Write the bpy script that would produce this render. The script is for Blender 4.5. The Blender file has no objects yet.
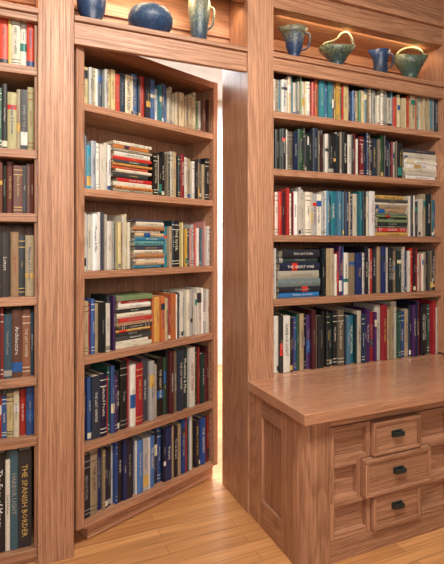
import bpy, bmesh, math, random
from mathutils import Vector, Matrix
R = random.Random(8)
scene = bpy.context.scene
try:
    scene.view_settings.view_transform = 'Standard'
except Exception: pass

# ------------------------------------------------------------ materials
def newmat(name):
    m = bpy.data.materials.new(name); m.use_nodes = True
    nt = m.node_tree; nt.nodes.clear()
    out = nt.nodes.new('ShaderNodeOutputMaterial'); b = nt.nodes.new('ShaderNodeBsdfPrincipled')
    nt.links.new(b.outputs[0], out.inputs[0])
    return m, nt, b
def N(nt, t, **k):
    n = nt.nodes.new(t)
    for a, v in k.items(): setattr(n, a, v)
    return n
def mixc(nt, mode, fac, a, b):
    n = N(nt, 'ShaderNodeMixRGB', blend_type=mode)
    for i, v in ((0, fac), (1, a), (2, b)):
        if isinstance(v, (int, float)): n.inputs[i].default_value = v
        elif isinstance(v, tuple): n.inputs[i].default_value = v
        else: nt.links.new(v, n.inputs[i])
    return n.outputs[0]
def ramp(nt, src, stops):
    r = N(nt, 'ShaderNodeValToRGB')
    while len(r.color_ramp.elements) < len(stops): r.color_ramp.elements.new(0.5)
    for e, (p, c) in zip(r.color_ramp.elements, stops):
        e.position = p; e.color = c
    nt.links.new(src, r.inputs[0]); return r.outputs[0]

def oak(name, axis, dark, light, rough=0.42, coat=0.0, rf=0.5, sf=0.45):
    m, nt, b = newmat(name)
    tc = N(nt, 'ShaderNodeTexCoord')
    at = N(nt, 'ShaderNodeAttribute', attribute_name='rnd')
    sc = N(nt, 'ShaderNodeVectorMath', operation='SCALE'); sc.inputs['Scale'].default_value = 9.0
    nt.links.new(at.outputs['Color'], sc.inputs[0])
    ad = N(nt, 'ShaderNodeVectorMath', operation='ADD')
    nt.links.new(tc.outputs['Object'], ad.inputs[0]); nt.links.new(sc.outputs[0], ad.inputs[1])
    def mapped(across, along):
        mp = N(nt, 'ShaderNodeMapping')
        s = [across]*3; s[axis] = along
        mp.inputs['Scale'].default_value = s
        nt.links.new(ad.outputs[0], mp.inputs['Vector']); return mp.outputs[0]
    n1 = N(nt, 'ShaderNodeTexNoise'); n1.inputs['Scale'].default_value = 1; n1.inputs['Detail'].default_value = 5
    n1.inputs['Roughness'].default_value = 0.65
    nt.links.new(mapped(210, 4.0), n1.inputs['Vector'])
    n2 = N(nt, 'ShaderNodeTexNoise'); n2.inputs['Scale'].default_value = 1; n2.inputs['Detail'].default_value = 0
    nt.links.new(mapped(6.0, 0.36), n2.inputs['Vector'])
    n3 = N(nt, 'ShaderNodeTexNoise'); n3.inputs['Scale'].default_value = 1; n3.inputs['Detail'].default_value = 2
    nt.links.new(mapped(20, 0.4), n3.inputs['Vector'])
    n4 = N(nt, 'ShaderNodeTexNoise'); n4.inputs['Scale'].default_value = 1; n4.inputs['Detail'].default_value = 1
    nt.links.new(mapped(330, 14), n4.inputs['Vector'])
    mul = N(nt, 'ShaderNodeMath', operation='MULTIPLY'); mul.inputs[1].default_value = 42
    nt.links.new(n2.outputs['Fac'], mul.inputs[0])
    sn = N(nt, 'ShaderNodeMath', operation='FRACT'); nt.links.new(mul.outputs[0], sn.inputs[0])
    rings = ramp(nt, sn.outputs[0], [(0.0, (.58,.48,.42,1)), (0.5, (1,1,1,1)), (0.85, (1,1,1,1)), (1.0, (.58,.48,.42,1))])
    base = ramp(nt, n1.outputs['Fac'], [(0.34, dark), (0.60, light)])
    c = mixc(nt, 'MULTIPLY', rf, base, rings)
    c = mixc(nt, 'MULTIPLY', sf, c, ramp(nt, n3.outputs['Fac'], [(0.3, (.78,.74,.72,1)), (0.7, (1.1,1.08,1.06,1))]))
    c = mixc(nt, 'MULTIPLY', 0.5, c, ramp(nt, n4.outputs['Fac'], [(0.30, (.5,.42,.38,1)), (0.42, (1,1,1,1))]))
    c = mixc(nt, 'MULTIPLY', 1.0, c, ramp(nt, at.outputs['Fac'], [(0, (.80,.76,.72,1)), (1, (1.10,1.09,1.08,1))]))
    nt.links.new(c, b.inputs['Base Color'])
    r = ramp(nt, n1.outputs['Fac'], [(0.3, (rough+.15,)*3+(1,)), (0.65, (rough-.05,)*3+(1,))])
    nt.links.new(r, b.inputs['Roughness'])
    if coat: b.inputs['Coat Weight'].default_value = coat; b.inputs['Coat Roughness'].default_value = 0.15
    bp = N(nt, 'ShaderNodeBump'); bp.inputs['Strength'].default_value = 0.15; bp.inputs['Distance'].default_value = 0.002
    nt.links.new(n1.outputs['Fac'], bp.inputs['Height']); nt.links.new(bp.outputs[0], b.inputs['Normal'])
    return m
OD, OL = (0.33, 0.155, 0.088, 1), (0.60, 0.33, 0.20, 1)
OAK = [oak('oak_x', 0, OD, OL), oak('oak_y', 1, OD, OL), oak('oak_z', 2, OD, OL)]
TOPM = oak('oak_counter', 0, (0.54,0.26,0.15,1), (0.73,0.40,0.25,1), 0.25, 0.6, 0.3, 0.5)
def simple(name, col, rough=0.6, metal=0.0):
    m, nt, b = newmat(name)
    n = N(nt, 'ShaderNodeTexNoise'); n.inputs['Scale'].default_value = 30
    d = tuple(x*0.88 for x in col[:3])+(1,)
    nt.links.new(ramp(nt, n.outputs['Fac'], [(0.3, d), (0.7, col)]), b.inputs['Base Color'])
    b.inputs['Roughness'].default_value = rough; b.inputs['Metallic'].default_value = metal
    return m
WALL = simple('painted_plaster', (0.24,0.22,0.19,1), 0.9)
FARW = simple('far_room_plaster', (0.82,0.85,0.84,1), 0.9)
CEIL = simple('ceiling_paint', (0.62,0.60,0.57,1), 0.9)
IRON = simple('blackened_bronze', (0.05,0.07,0.075,1), 0.3, 0.6)
HOLE = simple('dark_hole', (0.03,0.015,0.01,1), 0.9)

def floor_mat():
    m, nt, b = newmat('oak_floor_boards')
    tc = N(nt, 'ShaderNodeTexCoord')
    br = N(nt, 'ShaderNodeTexBrick'); br.offset = 0.37
    br.inputs['Color1'].default_value = (0.70,0.35,0.14,1); br.inputs['Color2'].default_value = (0.52,0.235,0.085,1)
    br.inputs['Mortar'].default_value = (0.26,0.11,0.04,1)
    br.inputs['Scale'].default_value = 1; br.inputs['Mortar Size'].default_value = 0.0011
    br.inputs['Brick Width'].default_value = 0.9; br.inputs['Row Height'].default_value = 0.062
    nt.links.new(tc.outputs['Object'], br.inputs['Vector'])
    mp = N(nt, 'ShaderNodeMapping'); mp.inputs['Scale'].default_value = (3, 90, 1)
    nt.links.new(tc.outputs['Object'], mp.inputs['Vector'])
    n = N(nt, 'ShaderNodeTexNoise'); n.inputs['Scale'].default_value = 1; n.inputs['Detail'].default_value = 4
    nt.links.new(mp.outputs[0], n.inputs['Vector'])
    c = mixc(nt, 'MULTIPLY', 0.8, br.outputs['Color'], ramp(nt, n.outputs['Fac'], [(0.3,(.65,.6,.55,1)),(0.6,(1.1,1.1,1.1,1))]))
    nt.links.new(c, b.inputs['Base Color']); b.inputs['Roughness'].default_value = 0.32
    return m
FLOOR = floor_mat()

def book_mat():
    m, nt, b = newmat('book_cloth_and_paper')
    at = N(nt, 'ShaderNodeAttribute', attribute_name='col')
    n = N(nt, 'ShaderNodeTexNoise'); n.inputs['Scale'].default_value = 60
    c = mixc(nt, 'MULTIPLY', 0.5, at.outputs['Color'], ramp(nt, n.outputs['Fac'], [(0.3,(.75,.75,.75,1)),(0.7,(1.15,1.15,1.15,1))]))
    nt.links.new(c, b.inputs['Base Color']); b.inputs['Roughness'].default_value = 0.4
    return m
BOOK = book_mat()

def glaze(name, c1, c2, c3, h):
    m, nt, b = newmat(name)
    tc = N(nt, 'ShaderNodeTexCoord'); sp = N(nt, 'ShaderNodeSeparateXYZ'); nt.links.new(tc.outputs['Object'], sp.inputs[0])
    n = N(nt, 'ShaderNodeTexNoise'); n.inputs['Scale'].default_value = 20; n.inputs['Detail'].default_value = 3
    mu = N(nt, 'ShaderNodeMath', operation='MULTIPLY'); mu.inputs[1].default_value = 1/h; nt.links.new(sp.outputs['Z'], mu.inputs[0])
    a = N(nt, 'ShaderNodeMath', operation='MULTIPLY_ADD'); a.inputs[1].default_value = 1.8; a.inputs[2].default_value = -0.92
    nt.links.new(n.outputs['Fac'], a.inputs[0])
    s = N(nt, 'ShaderNodeMath', operation='ADD'); nt.links.new(mu.outputs[0], s.inputs[0]); nt.links.new(a.outputs[0], s.inputs[1])
    nt.links.new(ramp(nt, s.outputs[0], [(0.15, c1), (0.55, c2), (0.95, c3)]), b.inputs['Base Color'])
    b.inputs['Roughness'].default_value = 0.38
    return m
BL, DK, GR, CR = (0.025,0.06,0.16,1), (0.015,0.035,0.075,1), (0.04,0.085,0.07,1), (0.20,0.20,0.11,1)

# ------------------------------------------------------------ mesh builder
class MB:
    def __init__(s, name, mats, attr='rnd'):
        s.name=name; s.mats=mats; s.bm=bmesh.new(); s.l=s.bm.loops.layers.float_color.new(attr)
    def face(s, pts, mi=0, col=None):
        f=s.bm.faces.new([s.bm.verts.new(p) for p in pts]); f.material_index=mi
        for l in f.loops: l[s.l]=col
        return f
    def box(s, x0,x1,y0,y1,z0,z1, mi=None, col=None):
        if x1<x0: x0,x1=x1,x0
        if mi is None:
            d=(x1-x0,y1-y0,z1-z0); mi=d.index(max(d))
        if col is None:
            r=R.random(); col=(r,r,r,1)
        v=[s.bm.verts.new(p) for p in ((x0,y0,z0),(x1,y0,z0),(x1,y1,z0),(x0,y1,z0),(x0,y0,z1),(x1,y0,z1),(x1,y1,z1),(x0,y1,z1))]
        for q in ((3,2,1,0),(4,5,6,7),(0,1,5,4),(1,2,6,5),(2,3,7,6),(3,0,4,7)):
            f=s.bm.faces.new([v[i] for i in q]); f.material_index=mi
            for l in f.loops: l[s.l]=col
    def prism(s, prof, z0, z1, mi=2):
        r=R.random(); col=(r,r,r,1); n=len(prof)
        lo=[s.bm.verts.new((x,y,z0)) for x,y in prof]; hi=[s.bm.verts.new((x,y,z1)) for x,y in prof]
        fs=[s.bm.faces.new(lo[::-1]), s.bm.faces.new(hi)]
        for i in range(n):
            j=(i+1)%n; fs.append(s.bm.faces.new((lo[i],lo[j],hi[j],hi[i])))
        for f in fs:
            f.material_index=mi
            for l in f.loops: l[s.l]=col
    def done(s, bevel=0.0, loc=(0,0,0), rz=0, parent=None):
        me=bpy.data.meshes.new(s.name); s.bm.normal_update(); s.bm.to_mesh(me); s.bm.free()
        for m in s.mats: me.materials.append(m)
        o=bpy.data.objects.new(s.name, me); scene.collection.objects.link(o)
        o.location=loc; o.rotation_euler=(0,0,rz)
        if bevel:
            b=o.modifiers.new('edge_round','BEVEL'); b.width=bevel; b.segments=2; b.limit_method='ANGLE'; b.angle_limit=math.radians(50)
        if parent: o.parent=parent
        return o

# ------------------------------------------------------------ room
CH=2.80
def slab(name, x0,x1,y0,y1,z0,z1, mat):
    m=MB(name,[mat]); m.box(x0,x1,y0,y1,z0,z1,mi=0); return m.done()
XL,XR,YB,YF=-1.2,3.2,-2.6,4.6
slab('floor',XL-.1,XR+.1,YB-.1,YF+.1,-.06,0,FLOOR)
slab('ceiling',XL-.1,XR+.1,YB-.1,YF+.1,CH,CH+.06,CEIL)
slab('wall_left',XL-.1,XL,YB,YF,0,CH,WALL)
slab('wall_right',XR,XR+.1,YB,YF,0,CH,WALL)
slab('wall_rear',XL,XR,YB-.1,YB,0,CH,WALL)
slab('wall_far_room',XL,XR,YF,YF+.1,0,CH,FARW)

# ------------------------------------------------------------ fixed bookcases
ZH0,ZH1=2.12,2.205       # header fascia
NT=2.43                  # niche top
BK=2.33
def bay(name, x0, x1, tops, thick=0.034, h0=ZH0, bottom=None):
    m=MB(name,OAK)
    z0 = 0 if bottom is None else bottom
    m.box(x0,x1,BK,BK+.02,z0,NT,mi=2)            # back
    m.box(x0,x1,2.0,2.025,h0,ZH1)                       # header fascia
    m.box(x0,x1,2.025,BK,ZH1-.03,ZH1-.001,mi=0)         # display shelf
    m.box(x0-.004,x1+.004,1.988,2.0,ZH1-.022,ZH1)       # nosing
    for z in tops:
        m.box(x0,x1,2.012,BK,z-thick,z,mi=0)
    m.box(x0,x1,2.315,BK,ZH1,ZH1+.07,mi=0)              # rail on niche back
    m.box(x0,x1,2.315,BK,NT-.06,NT,mi=0)
    m.box(x0,x1,2.005,2.03,NT,CH)                       # frieze
    m.box(x0,x1,1.985,2.005,NT+.10,NT+.125)
    m.box(x0,x1,2.03,BK,NT,NT+.02,mi=0)
    return m
L_T=[1.979,1.648,1.395,1.064,0.744,0.505,0.06]
bl=bay('built_in_bookcase',-.70,.067,L_T,h0=2.155)
bl.box(-.70,.067,2.03,2.05,0,.03)
bl.box(-.84,-.70,2.0,BK+.02,0,CH); bl.box(.054,.067,2.02,BK,0,2.15)
bl.box(.067,.203,1.992,2.018,0,CH)
bl.box(.067,.203,2.018,BK+.02,2.17,CH)
bl.box(XL+.003,-.84,2.0,2.03,0,CH)
bl.done(.0025)
R_T=[1.927,1.645,1.319,1.0025]
XB=2.262
br=bay('built_in_bookcase.001',1.131,XB,R_T,bottom=.64)
br.box(.991,1.131,1.992,2.30,0,CH)       # main post
br.box(XB,XB+.14,1.992,BK+.02,.64,CH)
br.done(.0025)
b3=bay('built_in_bookcase.002',XB+.143,3.10,R_T,bottom=.64)
b3.box(3.10,3.19,2.0,BK+.02,.64,CH)
b3.done(.0025)
# header with display niche over the secret doorway
m=MB('trim_doorway_header',OAK)
x0,x1=.204,.990; NB=2.205
m.box(x0,x1,2.0,2.022,2.092,ZH1); m.box(x0,x1,1.988,2.0,ZH1-.022,ZH1)
m.box(x0,x1,2.022,NB,ZH1-.016,ZH1-.001,mi=0); m.box(x0,x1,NB,NB+.02,ZH1-.016,CH,mi=0)
m.box(x0,x1,NB-.012,NB,ZH1,ZH1+.035,mi=0); m.box(x0,x1,NB-.014,NB,ZH1+.12,ZH1+.14,mi=0)
m.box(x0,x1,2.005,2.03,NT,CH); m.box(x0,x1,1.985,2.005,NT+.10,NT+.125)
m.done(.0025)

# ------------------------------------------------------------ secret bookcase door
DL=.832; DZ0,DZ1=.085,2.145; DD=.25
DLOC=(.217,2.024,0); DR=math.radians(22.6)
D_T=[1.868,1.509,1.159,.797,.428,.104]
m=MB('bookcase_door',OAK+[HOLE])
m.box(0,.036,0,DD,DZ0,DZ1); m.box(DL-.032,DL,0,DD,DZ0,DZ1)
m.box(.036,DL-.032,.004,DD,DZ1-.035,DZ1)
m.box(.036,DL-.032,DD-.012,DD-.002,DZ0,DZ1,mi=2)
for z in D_T:
    m.box(.036,DL-.032,.004,DD-.012,z-.032 if z>.2 else DZ0-.01,z,mi=0)
m.box(.07,DL-.004,.035,DD-.02,.006,DZ0,mi=0)
zz=.16
while zz<2.05:
    for yy in (.025,.21):
        pts=[(DL-.0325,yy+.004*math.cos(a*math.pi/4),zz+.004*math.sin(a*math.pi/4)) for a in range(8)]
        m.face(pts,3,(0,0,0,1))
    zz+=.035
m.done(.002,DLOC,DR)

# ------------------------------------------------------------ base cabinet with drawers
CZ=.630
m=MB('drawer_base_cabinet',OAK+[TOPM])
XE=3.19
m.box(.985,XE,1.50,1.990,CZ-.042,CZ,mi=3)
m.box(1.1325,XE,1.990,2.325,CZ-.042,CZ,mi=3)
m.box(.985+.012,XE,1.515,1.985,CZ-.052,CZ-.042,mi=0)
zt=CZ-.052
m.box(1.014,1.03,1.66,1.99,.05,zt,mi=2)
m.box(.999,1.014,1.87,1.99,0,zt); m.box(.999,1.014,1.66,1.70,0,zt)
m.box(.999,1.014,1.70,1.87,.50,zt,mi=1); m.box(.999,1.014,1.70,1.87,0,.12,mi=1)
prof=[(1.134,1.66),(1.134,1.545),(1.115,1.54)]
cx,cy,rr=1.065,1.606,.066
for i in range(9):
    a=math.radians(-90-i*90/8); prof.append((cx+rr*math.cos(a),cy+rr*math.sin(a)))
prof+=[(.999,1.66)]
prof=prof[::-1]
m.prism(prof,0,zt,mi=2)
FY=1.545
def module(x0,x1):
    c=(x0+x1)/2
    m.box(x0,x1,1.572,1.585,.05,zt,mi=0)
    m.box(x0,x1,FY,1.572,zt-.032,zt)
    m.box(x0,x1,FY,1.572,0,.088)
    rows=[(.398,.537,.131),(.242,.392,.180),(.094,.236,.131)]
    for i,(a,b_,hw) in enumerate(rows):
        for sx in (-1,1):
            xa=c+sx*hw; xb=x0 if sx<0 else x1
            lo,hi=min(xa,xb),max(xa,xb)
            w=.02
            m.box(lo,lo+w,FY,1.572,a-.004,b_+.004,mi=2); m.box(hi-w,hi,FY,1.572,a-.004,b_+.004,mi=2)
            m.box(lo+w,hi-w,FY,1.572,b_-w+.004,b_+.004,mi=0); m.box(lo+w,hi-w,FY,1.572,a-.004,a+w-.004,mi=0)
        y=1.530 if i!=1 else 1.520
        m.box(c-hw+.003,c+hw-.003,y+.004,1.572,a,b_,mi=0)
        m.box(c-hw+.003,c+hw-.003,y-.004,y+.004,a,a+.014,mi=0); m.box(c-hw+.003,c+hw-.003,y-.004,y+.004,b_-.014,b_,mi=0)
        m.box(c-hw+.003,c-hw+.018,y-.004,y+.004,a+.014,b_-.014,mi=2); m.box(c+hw-.018,c+hw-.003,y-.004,y+.004,a+.014,b_-.014,mi=2)
        pulls.append((c,y+.004,(a+b_)/2+.008))
pulls=[]
module(1.134,1.796); m.box(1.796,1.93,1.538,1.58,0,zt,mi=2); module(1.93,2.592); m.box(2.592,XE,1.538,1.58,0,zt,mi=2)
m.box(1.03,XE,1.60,1.98,.02,.04,mi=0)
cab=m.done(.002)
for i,(c,y,z) in enumerate(pulls):
    p=MB('drawer_pull_%d'%(i+1),[IRON])
    w,h=.029,.014
    p.box(c-w,c+w,y-.004,y,z-h,z+h,mi=0)
    p.box(c-w+.005,c-w+.013,y-.018,y-.004,z+.002,z+.010,mi=0); p.box(c+w-.013,c+w-.005,y-.018,y-.004,z+.002,z+.010,mi=0)
    p.box(c-w+.003,c+w-.003,y-.022,y-.015,z-.009,z+.010,mi=0)
    p.done(.002,parent=cab)

# ------------------------------------------------------------ books
TITLES=["THE LAST WINTER","Voyage","A HISTORY OF ROME","Letters","THE GREAT WAR","Selected Poems","EMPIRE OF THE SUN","Mountains & Men","THE GARDEN","Biography","HARBOR LIGHT","Essays & Reviews","THE RIVER","Architecture","COLLECTED STORIES","The Sea Around","WASHINGTON","American Life","NIGHT TRAIN","Painters of Light","THE QUEST","Memoir of a Town","REVOLUTION","Ships & Sailors","The Long Road","KINGDOM","WEST OF HERE","Arts and Crafts"]
tcache={}
def title(t):
    if t in tcache: return tcache[t]
    cu=bpy.data.curves.new('t','FONT'); cu.body=t; cu.resolution_u=1; cu.size=1
    o=bpy.data.objects.new('t',cu); scene.collection.objects.link(o)
    dg=bpy.context.evaluated_depsgraph_get(); me=o.evaluated_get(dg).to_mesh()
    vs=[(v.co.x,v.co.y) for v in me.vertices]; fs=[tuple(p.vertices) for p in me.polygons]
    bpy.data.objects.remove(o); bpy.data.curves.remove(cu)
    xs=[v[0] for v in vs]; ys=[v[1] for v in vs]
    r=(vs,fs,min(xs),max(xs),min(ys),max(ys)); tcache[t]=r; return r
def lum(c): return .3*c[0]+.6*c[1]+.1*c[2]
PAGE=(.68,.58,.42,1)
def add_text(b, t, mapf, tw, tl, col):
    vs,fs,xa,xb,ya,yb=title(t)
    s=min(tw/(yb-ya), tl/(xb-xa)); cx,cy=(xa+xb)/2,(ya+yb)/2
    vv=[b.bm.verts.new(mapf((x-cx)*s,(y-cy)*s)) for x,y in vs]
    for f in fs:
        try:
            q=b.bm.faces.new([vv[i] for i in f])
            for l in q.loops: l[b.l]=col
        except ValueError: pass
def book(b, x, w, y0, d, z0, h, col, stack=False, ttl=None):
    """standing: thickness w along x, height h along z.  stack: thickness w along z, height h along x"""
    P=(lambda t,y,l:(x+t, y0+y, z0+l)) if not stack else (lambda t,y,l:(x+l, y0+y, z0+t))
    flip=stack
    def quad(pts,c):
        pts=[P(*p) for p in pts]
        if flip: pts=pts[::-1]
        b.face(pts,0,c)
    hard=R.random()<.6
    bul=.004 if hard else .0008
    n=4
    arc=[(w*i/n, bul-bul*math.sin(math.pi*i/n)) for i in range(n+1)]
    def strip(l0,l1,off,c):
        for i in range(n):
            (a,ya),(e,ye)=arc[i],arc[i+1]
            quad([(a,ya-off,l0),(e,ye-off,l0),(e,ye-off,l1),(a,ya-off,l1)],c)
    strip(0,h,0,col)
    t=.0022
    for a,e in ((0,t),(w-t,w)):
        ps=[(a,bul,0),(e,bul,0),(e,d,0),(a,d,0)]
        quad([(p[0],p[1],h) for p in ps],col); quad([(p[0],p[1],0) for p in ps[::-1]],col)
        quad([(e,bul,0),(e,d,0),(e,d,h),(e,bul,h)],col); quad([(a,d,0),(a,bul,0),(a,bul,h),(a,d,h)],col)
        quad([(e,d,0),(a,d,0),(a,d,h),(e,d,h)],col)
    cap=[(p[0],p[1],h) for p in arc]+[(w,.006+bul,h),(0,.006+bul,h)]
    quad(cap,tuple(c*.9 for c in col[:3])+(1,))
    pi=.004 if hard else .0003
    quad([(t,.006,h-pi),(w-t,.006,h-pi),(w-t,d-.003,h-pi),(t,d-.003,h-pi)],PAGE)
    quad([(t,d-.003,pi),(w-t,d-.003,pi),(w-t,.006,pi),(t,.006,pi)],PAGE)
    quad([(w-t,d-.003,pi),(t,d-.003,pi),(t,d-.003,h-pi),(w-t,d-.003,h-pi)],PAGE)
    L=lum(col)
    ink=R.choice([(.8,.75,.62,1),(.75,.72,.68,1),(.62,.42,.12,1),(.7,.66,.5,1),(.35,.33,.3,1)]) if L<.22 else R.choice([(.03,.03,.04,1),(.03,.03,.04,1),(.35,.03,.03,1),(.03,.07,.2,1),(.25,.22,.18,1)])
    k=R.random()
    if k<.2:
        for f in (.06,.12,.80,.90): strip(h*f,h*f+.003,.0006,ink)
    elif k<.38:
        c2=R.choice([(.55,.03,.02,1),(.03,.03,.04,1),(.7,.62,.40,1),(.02,.10,.32,1),(.70,.66,.6,1),(.60,.38,.10,1),(.03,.20,.16,1)])
        f0=R.choice([.55,.7,0.08,.3]); strip(h*f0,h*(f0+R.choice([.08,.14,.22])),.0006,c2)
    elif k<.48:
        strip(h*.03,h*.12,.0006,ink)
    T=ttl or R.choice(TITLES); tl=h*R.uniform(.42,.72); mid=h*R.uniform(.48,.58)
    off=y0-.0013
    tw=w*(.6 if ttl else R.uniform(.30,.46))
    if ttl: tl=h*.75
    if w>.011:
        if not stack: add_text(b,T,lambda tx,ty:(x+w/2+ty, off, z0+mid-tx), tw, tl, ink)
        else: add_text(b,T,lambda tx,ty:(x+mid+tx, off, z0+w/2+ty), tw, tl, ink)

P={
'light':[(.78,.72,.56),(.70,.58,.36),(.80,.77,.70),(.55,.45,.28),(.72,.60,.30),(.42,.42,.38),(.22,.32,.16),(.52,.06,.04),(.05,.07,.10),(.77,.72,.62),(.10,.24,.32),(.62,.56,.44),(.35,.24,.14)],
'paper':[(.78,.74,.62),(.74,.60,.28),(.56,.44,.28),(.38,.38,.36),(.62,.28,.26),(.08,.16,.34),(.08,.24,.10),(.54,.05,.03),(.03,.03,.04),(.66,.40,.08),(.74,.72,.67),(.05,.25,.30),(.05,.04,.06)],
'warm':[(.60,.32,.08),(.50,.05,.03),(.68,.55,.32),(.30,.04,.04),(.56,.16,.05),(.78,.70,.56),(.04,.04,.05),(.66,.60,.48),(.62,.40,.34)],
'dark':[(.012,.012,.016),(.02,.03,.05),(.01,.02,.06),(.06,.012,.015),(.012,.035,.03),(.20,.015,.015),(.02,.015,.012),(.64,.60,.52),(.02,.02,.02),(.14,.11,.07),(.015,.015,.015),(.02,.06,.03),(.28,.23,.16)],
'navy':[(.012,.022,.09),(.015,.06,.24),(.012,.012,.02),(.03,.08,.24),(.64,.62,.58),(.30,.03,.02),(.03,.04,.06),(.32,.24,.15),(.01,.012,.04),(.015,.015,.025),(.08,.05,.03)],
'white':[(.80,.77,.70),(.76,.70,.56),(.80,.78,.74),(.62,.56,.46),(.40,.40,.40),(.05,.05,.07),(.55,.50,.42)],
'teal':[(.015,.12,.16),(.02,.17,.22),(.015,.05,.16),(.08,.20,.30),(.62,.55,.42),(.012,.025,.07),(.015,.015,.02),(.36,.28,.18),(.01,.03,.04)],
'red':[(.46,.02,.015),(.30,.02,.02),(.54,.04,.03),(.72,.64,.52),(.04,.012,.02),(.15,.02,.03),(.62,.56,.46)],
'brown':[(.12,.05,.03),(.20,.09,.05),(.07,.03,.02),(.28,.16,.09),(.03,.025,.025),(.20,.03,.02)],
'mixd':[(.012,.012,.016),(.015,.025,.07),(.68,.64,.55),(.32,.02,.03),(.06,.02,.10),(.42,.31,.18),(.02,.09,.06),(.04,.09,.26),(.76,.72,.64),(.015,.015,.015),(.02,.025,.03),(.50,.39,.24),(.012,.016,.02)],
'stackw':[(.70,.64,.52),(.52,.04,.03),(.56,.34,.10),(.18,.26,.12),(.74,.70,.60),(.03,.03,.03),(.38,.26,.15),(.66,.60,.46),(.06,.06,.06),(.12,.16,.12)],
}
def fill(b, x0,x1, z, y0, segs, dep=.16):
    for f0,f1,kind,pal,h0,h1 in segs:
        a=x0+(x1-x0)*f0+.0003; e=x0+(x1-x0)*f1-.0003
        cols=P[pal] if isinstance(pal,str) else pal
        if kind=='v':
            h0-=.025
            xx=a; last=-1; hb=R.uniform(h0,h1)
            while xx<e-.009:
                w=R.choice([.010,.012,.015,.018,.021,.025,.033]) if h1<.27 else R.choice([.011,.015,.019,.024,.030,.038])
                w=min(w,e-xx)
                if e-xx-w<.009: w=e-xx
                if R.random()<.65: hb=R.uniform(h0,h1)
                ci=R.randrange(len(cols))
                if ci==last: ci=(ci+1)%len(cols)
                last=ci; c=cols[ci]; j=R.uniform(.75,1.15)
                book(b,xx,w-.0004,y0+R.choice([0,0,.004,.008,.014,.02]),dep*R.uniform(.8,1),z+.001,hb,tuple(min(.85,q*j) for q in c)+(1,))
                xx+=w
        else:
            zz=z+.001; top=z+h1; W=e-a; i=0
            while zz<top-.008:
                w=R.choice([.012,.015,.019,.023]) if h0==0 else R.choice([.028,.034,.04])
                w=min(w,top-zz+.003)
                c=cols[i%len(cols)] if not isinstance(pal,str) else R.choice(cols); i+=1
                ln=W*R.uniform(.84,1.0); xo=a+R.uniform(0,W-ln)
                book(b,xo,w-.0006,y0+R.uniform(0,.012),dep,zz,ln-.001,tuple(q for q in c)+(1,),stack=True)
                zz+=w
def books(x0,x1,rows,tops,y0,loc=(0,0,0),rz=0,dep=.16):
    b=MB('shelved_books',[BOOK],'col')
    for z,segs in zip(tops,rows): fill(b,x0,x1,z,y0,segs,dep)
    return b.done(0,loc,rz)
books(.040,DL-.038,[
 [(0,.35,'v','light',.185,.21),(.35,.62,'v','paper',.185,.205),(.62,.93,'v','light',.185,.205),(.93,1,'v','brown',.18,.19)],
 [(0,.12,'v',[(.03,.26,.38),(.76,.72,.66),(.35,.37,.40),(.70,.64,.5)],.215,.235),(.12,.20,'v','white',.22,.235),(.20,.50,'s',[(.35,.30,.22),(.55,.20,.05),(.68,.60,.46),(.50,.02,.02),(.04,.04,.04),(.70,.64,.5),(.55,.09,.04),(.62,.3,.07),(.06,.06,.06),(.54,.03,.02),(.72,.68,.58)],0,.24),(.50,.64,'v','dark',.21,.235),(.64,1,'v','mixd',.21,.235)],
 [(0,.16,'v','white',.25,.26),(.16,.34,'v','light',.235,.255),(.34,.60,'s',[(.03,.18,.28),(.60,.42,.24),(.70,.64,.52),(.42,.18,.07),(.64,.56,.42),(.05,.05,.09),(.10,.28,.29)],0,.23),(.60,.74,'v','teal',.22,.235),(.74,1,'v','paper',.21,.24)],
 [(0,.22,'v','mixd',.23,.25),(.22,.50,'s','stackw',0,.245),(.50,.72,'v','warm',.23,.245),(.72,1,'v','white',.22,.245)],
 [(0,.16,'v','navy',.28,.315),(.16,.42,'v','mixd',.275,.315),(.42,.55,'v','white',.28,.31),(.55,1,'v','dark',.275,.315)],
 [(0,.3,'v','navy',.27,.29),(.3,.55,'v',[(.52,.5,.47),(.06,.16,.40),(.015,.03,.12),(.70,.68,.64),(.02,.02,.03)],.26,.285),(.55,1,'v','navy',.26,.285)]],
 D_T,.025,DLOC,DR)
books(1.132,XB-.001,[
 [(0,.17,'v','light',.19,.21),(.17,.26,'v','warm',.19,.21),(.26,.5,'v','paper',.19,.205),(.5,1,'v','light',.185,.205)],
 [(0,.10,'v',[(.02,.02,.02),(.68,.64,.56),(.03,.05,.04)],.215,.23),(.10,.76,'v','dark',.215,.238),(.765,.995,'s','white',0,.175)],
 [(0,.13,'v','red',.23,.25),(.13,.30,'v','white',.225,.25),(.30,.55,'v','teal',.23,.25),(.55,.585,'v','white',.24,.25),(.585,.80,'s','stackw',0,.23),(.80,.90,'v','white',.22,.24),(.90,1,'v','teal',.235,.25)],
 [(0,.035,'v',[(.8,.77,.7)],.27,.26),(.04,.27,'s',[(.03,.18,.46),(.02,.02,.03),(.15,.2,.2),(.38,.35,.28),(.015,.02,.05),(.03,.05,.05),(.02,.02,.03)],.1,.25),(.28,.44,'v','mixd',.24,.265),(.44,.8,'v',[(.28,.2,.12),(.015,.03,.14),(.66,.62,.54),(.02,.02,.03),(.52,.44,.33),(.015,.03,.03),(.42,.03,.02)],.24,.27),(.8,.9,'v','red',.235,.26),(.9,1,'v','dark',.25,.27)],
 [(0,.22,'v','mixd',.275,.31),(.22,.42,'v','dark',.28,.315),(.42,.52,'v','teal',.28,.31),(.52,1,'v','mixd',.285,.325)]],
 R_T+[CZ+.001],2.035,dep=.2)
books(XB+.16,3.08,[[(0,.9,'v',k,.18,.22)] for k in ('light','dark','mixd','navy','mixd')],R_T+[CZ+.001],2.045,dep=.2)
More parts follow.
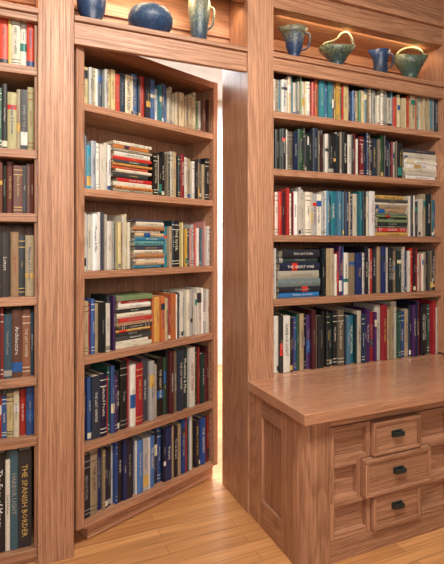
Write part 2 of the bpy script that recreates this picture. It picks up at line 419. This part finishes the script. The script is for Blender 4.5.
books(-.69,.0535,[
 [(0,.8,'v','light',.2,.24),(.8,1,'v',[(.72,.62,.36),(.64,.06,.03),(.76,.72,.62),(.66,.42,.08),(.73,.66,.5)],.215,.225)],
 [(0,.8,'v','mixd',.2,.25),(.8,1,'v',[(.44,.40,.20),(.02,.10,.05),(.35,.3,.2),(.03,.03,.03)],.25,.265)],
 [(0,.8,'v','brown',.18,.20),(.8,1,'v',[(.12,.03,.02),(.16,.05,.03),(.03,.025,.02)],.21,.21)],
 [(0,.8,'v','brown',.24,.27),(.8,1,'v',[(.5,.4,.25),(.05,.04,.04),(.35,.22,.12),(.03,.03,.03)],.26,.27)],
 [(0,.8,'v','brown',.24,.28),(.8,1,'v',[(.30,.04,.03),(.14,.06,.04),(.36,.14,.07),(.04,.08,.11)],.275,.28)],
 [(0,.8,'v','light',.16,.19),(.8,1,'v',[(.65,.52,.26),(.70,.62,.45),(.44,.03,.02),(.03,.08,.24)],.19,.195)]],
 L_T[:6],2.035,dep=.18)
b=MB('shelved_books',[BOOK],'col')
fill(b,-.69,.050,.061,2.04,[(0,.76,'v','dark',.32,.40)],.2)
xx=-.69+.74*.76
for w,h,c,t in ((.030,.37,(.03,.03,.035,1),'The Roads of Italy'),(.046,.385,(.012,.012,.014,1),'The Face of Mercy'),(.018,.36,(.72,.68,.58,1),'Essays & Reviews'),(.028,.39,(.04,.10,.13,1),'HARBOR LIGHT'),(.050,.385,(.02,.018,.02,1),'THE SPANISH BORDER')):
    book(b,xx,w-.001,2.04,.2,.061,h,c,ttl=t); xx+=w
b.done()

# ------------------------------------------------------------ ceramics
def lathe(name, prof, mat, loc, handles=(), seg=40, lip=0.0, rz=0, spout=0.0):
    bm=bmesh.new(); rings=[]; zm=max(p[1] for p in prof)*.85
    for r,z in prof:
        ring=[]
        for i in range(seg):
            a=2*math.pi*i/seg; k=(lip*math.cos(2*a) if z>zm else 0); rr=r
            if spout and z>zm:
                s=max(0,-math.cos(a))**6; rr=r*(1+spout*s); k+=.012*s
            ring.append(bm.verts.new((rr*math.cos(a), r*math.sin(a), z+k)))
        rings.append(ring)
    for a,b_ in zip(rings,rings[1:]):
        for i in range(seg):
            j=(i+1)%seg; bm.faces.new((a[i],a[j],b_[j],b_[i]))
    bm.faces.new(rings[0][::-1]); bm.faces.new(rings[-1])
    for pts,rad in handles:
        vs=[Vector(p) for p in pts]; sm=[]
        for k in range(len(vs)-1):
            p0=vs[max(k-1,0)];p1=vs[k];p2=vs[k+1];p3=vs[min(k+2,len(vs)-1)]
            for s in range(6):
                t=s/6; sm.append(.5*((2*p1)+(p2-p0)*t+(2*p0-5*p1+4*p2-p3)*t*t+(3*p1-p0-3*p2+p3)*t**3))
        sm.append(vs[-1]); prev=None
        for k,p in enumerate(sm):
            tn=(sm[min(k+1,len(sm)-1)]-sm[max(k-1,0)]).normalized(); u=Vector((0,1,0)); v=tn.cross(u).normalized()
            ring=[bm.verts.new(p+u*rad*1.3*math.cos(a*math.pi/4)+v*rad*math.sin(a*math.pi/4)) for a in range(8)]
            if prev:
                for i in range(8): bm.faces.new((prev[i],prev[(i+1)%8],ring[(i+1)%8],ring[i]))
            else: bm.faces.new(ring)
            prev=ring
        bm.faces.new(prev)
    bmesh.ops.recalc_face_normals(bm,faces=bm.faces)
    for f in bm.faces: f.smooth=True
    me=bpy.data.meshes.new(name); bm.to_mesh(me); bm.free(); me.materials.append(mat)
    o=bpy.data.objects.new(name,me); scene.collection.objects.link(o); o.location=loc; o.rotation_euler=(0,0,rz)
    return o
ZS=ZH1+.0005
yv=2.085
lathe('ceramic_pitcher',[(.036,0),(.038,.012),(.024,.03),(.028,.05),(.042,.085),(.048,.12),(.056,.155),(.070,.175),(.064,.176),(.045,.12),(.03,.07)],
  glaze('glaze_a',DK,BL,CR,.17),(1.305,yv,ZS),handles=[([(.055,0,.162),(.080,0,.150),(.072,0,.09),(.036,0,.07)],.005)],rz=-.4,spout=.25)
lathe('ceramic_basket_vase',[(.045,0),(.047,.012),(.030,.028),(.038,.05),(.060,.085),(.098,.120),(.092,.122),(.055,.085),(.03,.05)],
  glaze('glaze_b',DK,GR,CR,.13),(1.575,yv,ZS),lip=.012,handles=[([(-.092,0,.12),(-.07,0,.15),(-.03,0,.163),(.0,0,.178),(.02,0,.205),(.055,0,.212),(.08,0,.18),(.092,0,.12)],.006)],rz=-.35)
lathe('ceramic_pitcher',[(.05,0),(.052,.01),(.040,.03),(.038,.09),(.044,.125),(.054,.155),(.050,.156),(.036,.1),(.02,.04)],
  glaze('glaze_c',DK,DK,BL,.15),(1.872,yv,ZS),handles=[([(.045,0,.14),(.066,0,.13),(.064,0,.08),(.036,0,.06)],.005)],rz=-.6,spout=.3)
lathe('ceramic_basket_vase',[(.048,0),(.050,.012),(.034,.028),(.045,.06),(.066,.10),(.098,.15),(.092,.152),(.06,.09),(.03,.05)],
  glaze('glaze_d',GR,(.06,.11,.09,1),CR,.18),(2.095,yv,ZS),lip=.014,handles=[([(-.092,0,.15),(-.07,0,.19),(-.03,0,.212),(.01,0,.218),(.05,0,.208),(.08,0,.18),(.092,0,.15)],.006)],rz=-.35)
lathe('ceramic_jar',[(.045,0),(.047,.01),(.04,.03),(.056,.07),(.062,.11),(.055,.15),(.06,.17),(.056,.171),(.04,.12),(.03,.05)],
  glaze('glaze_e',DK,BL,(.04,.09,.16,1),.17),(.285,yv,ZS))
lathe('round_ceramic_bowl',[(.055,0),(.058,.008),(.085,.03),(.100,.065),(.101,.09),(.088,.118),(.06,.134),(.05,.138),(.045,.134),(.075,.1),(.06,.03)],
  glaze('glaze_f',(.015,.04,.10,1),(.035,.075,.16,1),(.10,.15,.18,1),.14),(.545,yv,ZS))
lathe('tall_ceramic_vase',[(.042,0),(.045,.01),(.036,.03),(.040,.08),(.048,.14),(.054,.20),(.050,.225),(.060,.262),(.056,.263),(.04,.15),(.02,.05)],
  glaze('glaze_g',DK,(.06,.10,.11,1),(.22,.23,.15,1),.20),(.78,yv,ZS),handles=[([(.05,0,.20),(.076,0,.19),(.070,0,.12),(.042,0,.09)],.005)])

# ------------------------------------------------------------ lights
def area(name,loc,rot,sx,sy,pw,col):
    l=bpy.data.lights.new(name,'AREA'); l.shape='RECTANGLE'; l.size=sx; l.size_y=sy; l.energy=pw; l.color=col
    o=bpy.data.objects.new(name,l); scene.collection.objects.link(o); o.location=loc; o.rotation_euler=[math.radians(a) for a in rot]; return o
area('ceiling_light',(.5,.55,2.77),(22,0,0),1.5,.5,98,(1,.92,.81))
area('rear_fill_light',(-.6,-2.3,1.9),(92,0,0),1.8,1.1,62,(1,.97,.94))  # soft fill added behind the camera; the rear wall has no window
area('far_room_light',(1.4,3.5,2.75),(0,0,0),1.8,1.2,215,(.92,.97,1))
for n,(x,w) in enumerate(((1.70,1.0),(.6,.7),(-.3,.6))):
    area('niche_light_%d'%n,(x,2.055,NT-.008),(38,0,0),w,.03,2.6,(1,.70,.42))
w=bpy.data.worlds.new('room_ambience'); scene.world=w; w.use_nodes=True
w.node_tree.nodes['Background'].inputs[0].default_value=(1,.93,.85,1); w.node_tree.nodes['Background'].inputs[1].default_value=.3

# ------------------------------------------------------------ camera
cd=bpy.data.cameras.new('camera'); cam=bpy.data.objects.new('camera',cd); scene.collection.objects.link(cam)
cam.location=(0,0,1.27); cam.rotation_euler=(math.radians(90),0,math.radians(-23.3))
cd.sensor_width=36; cd.sensor_fit='AUTO'; cd.lens=470*36/564; cd.shift_y=-37/564; cd.clip_start=.05
scene.camera=cam
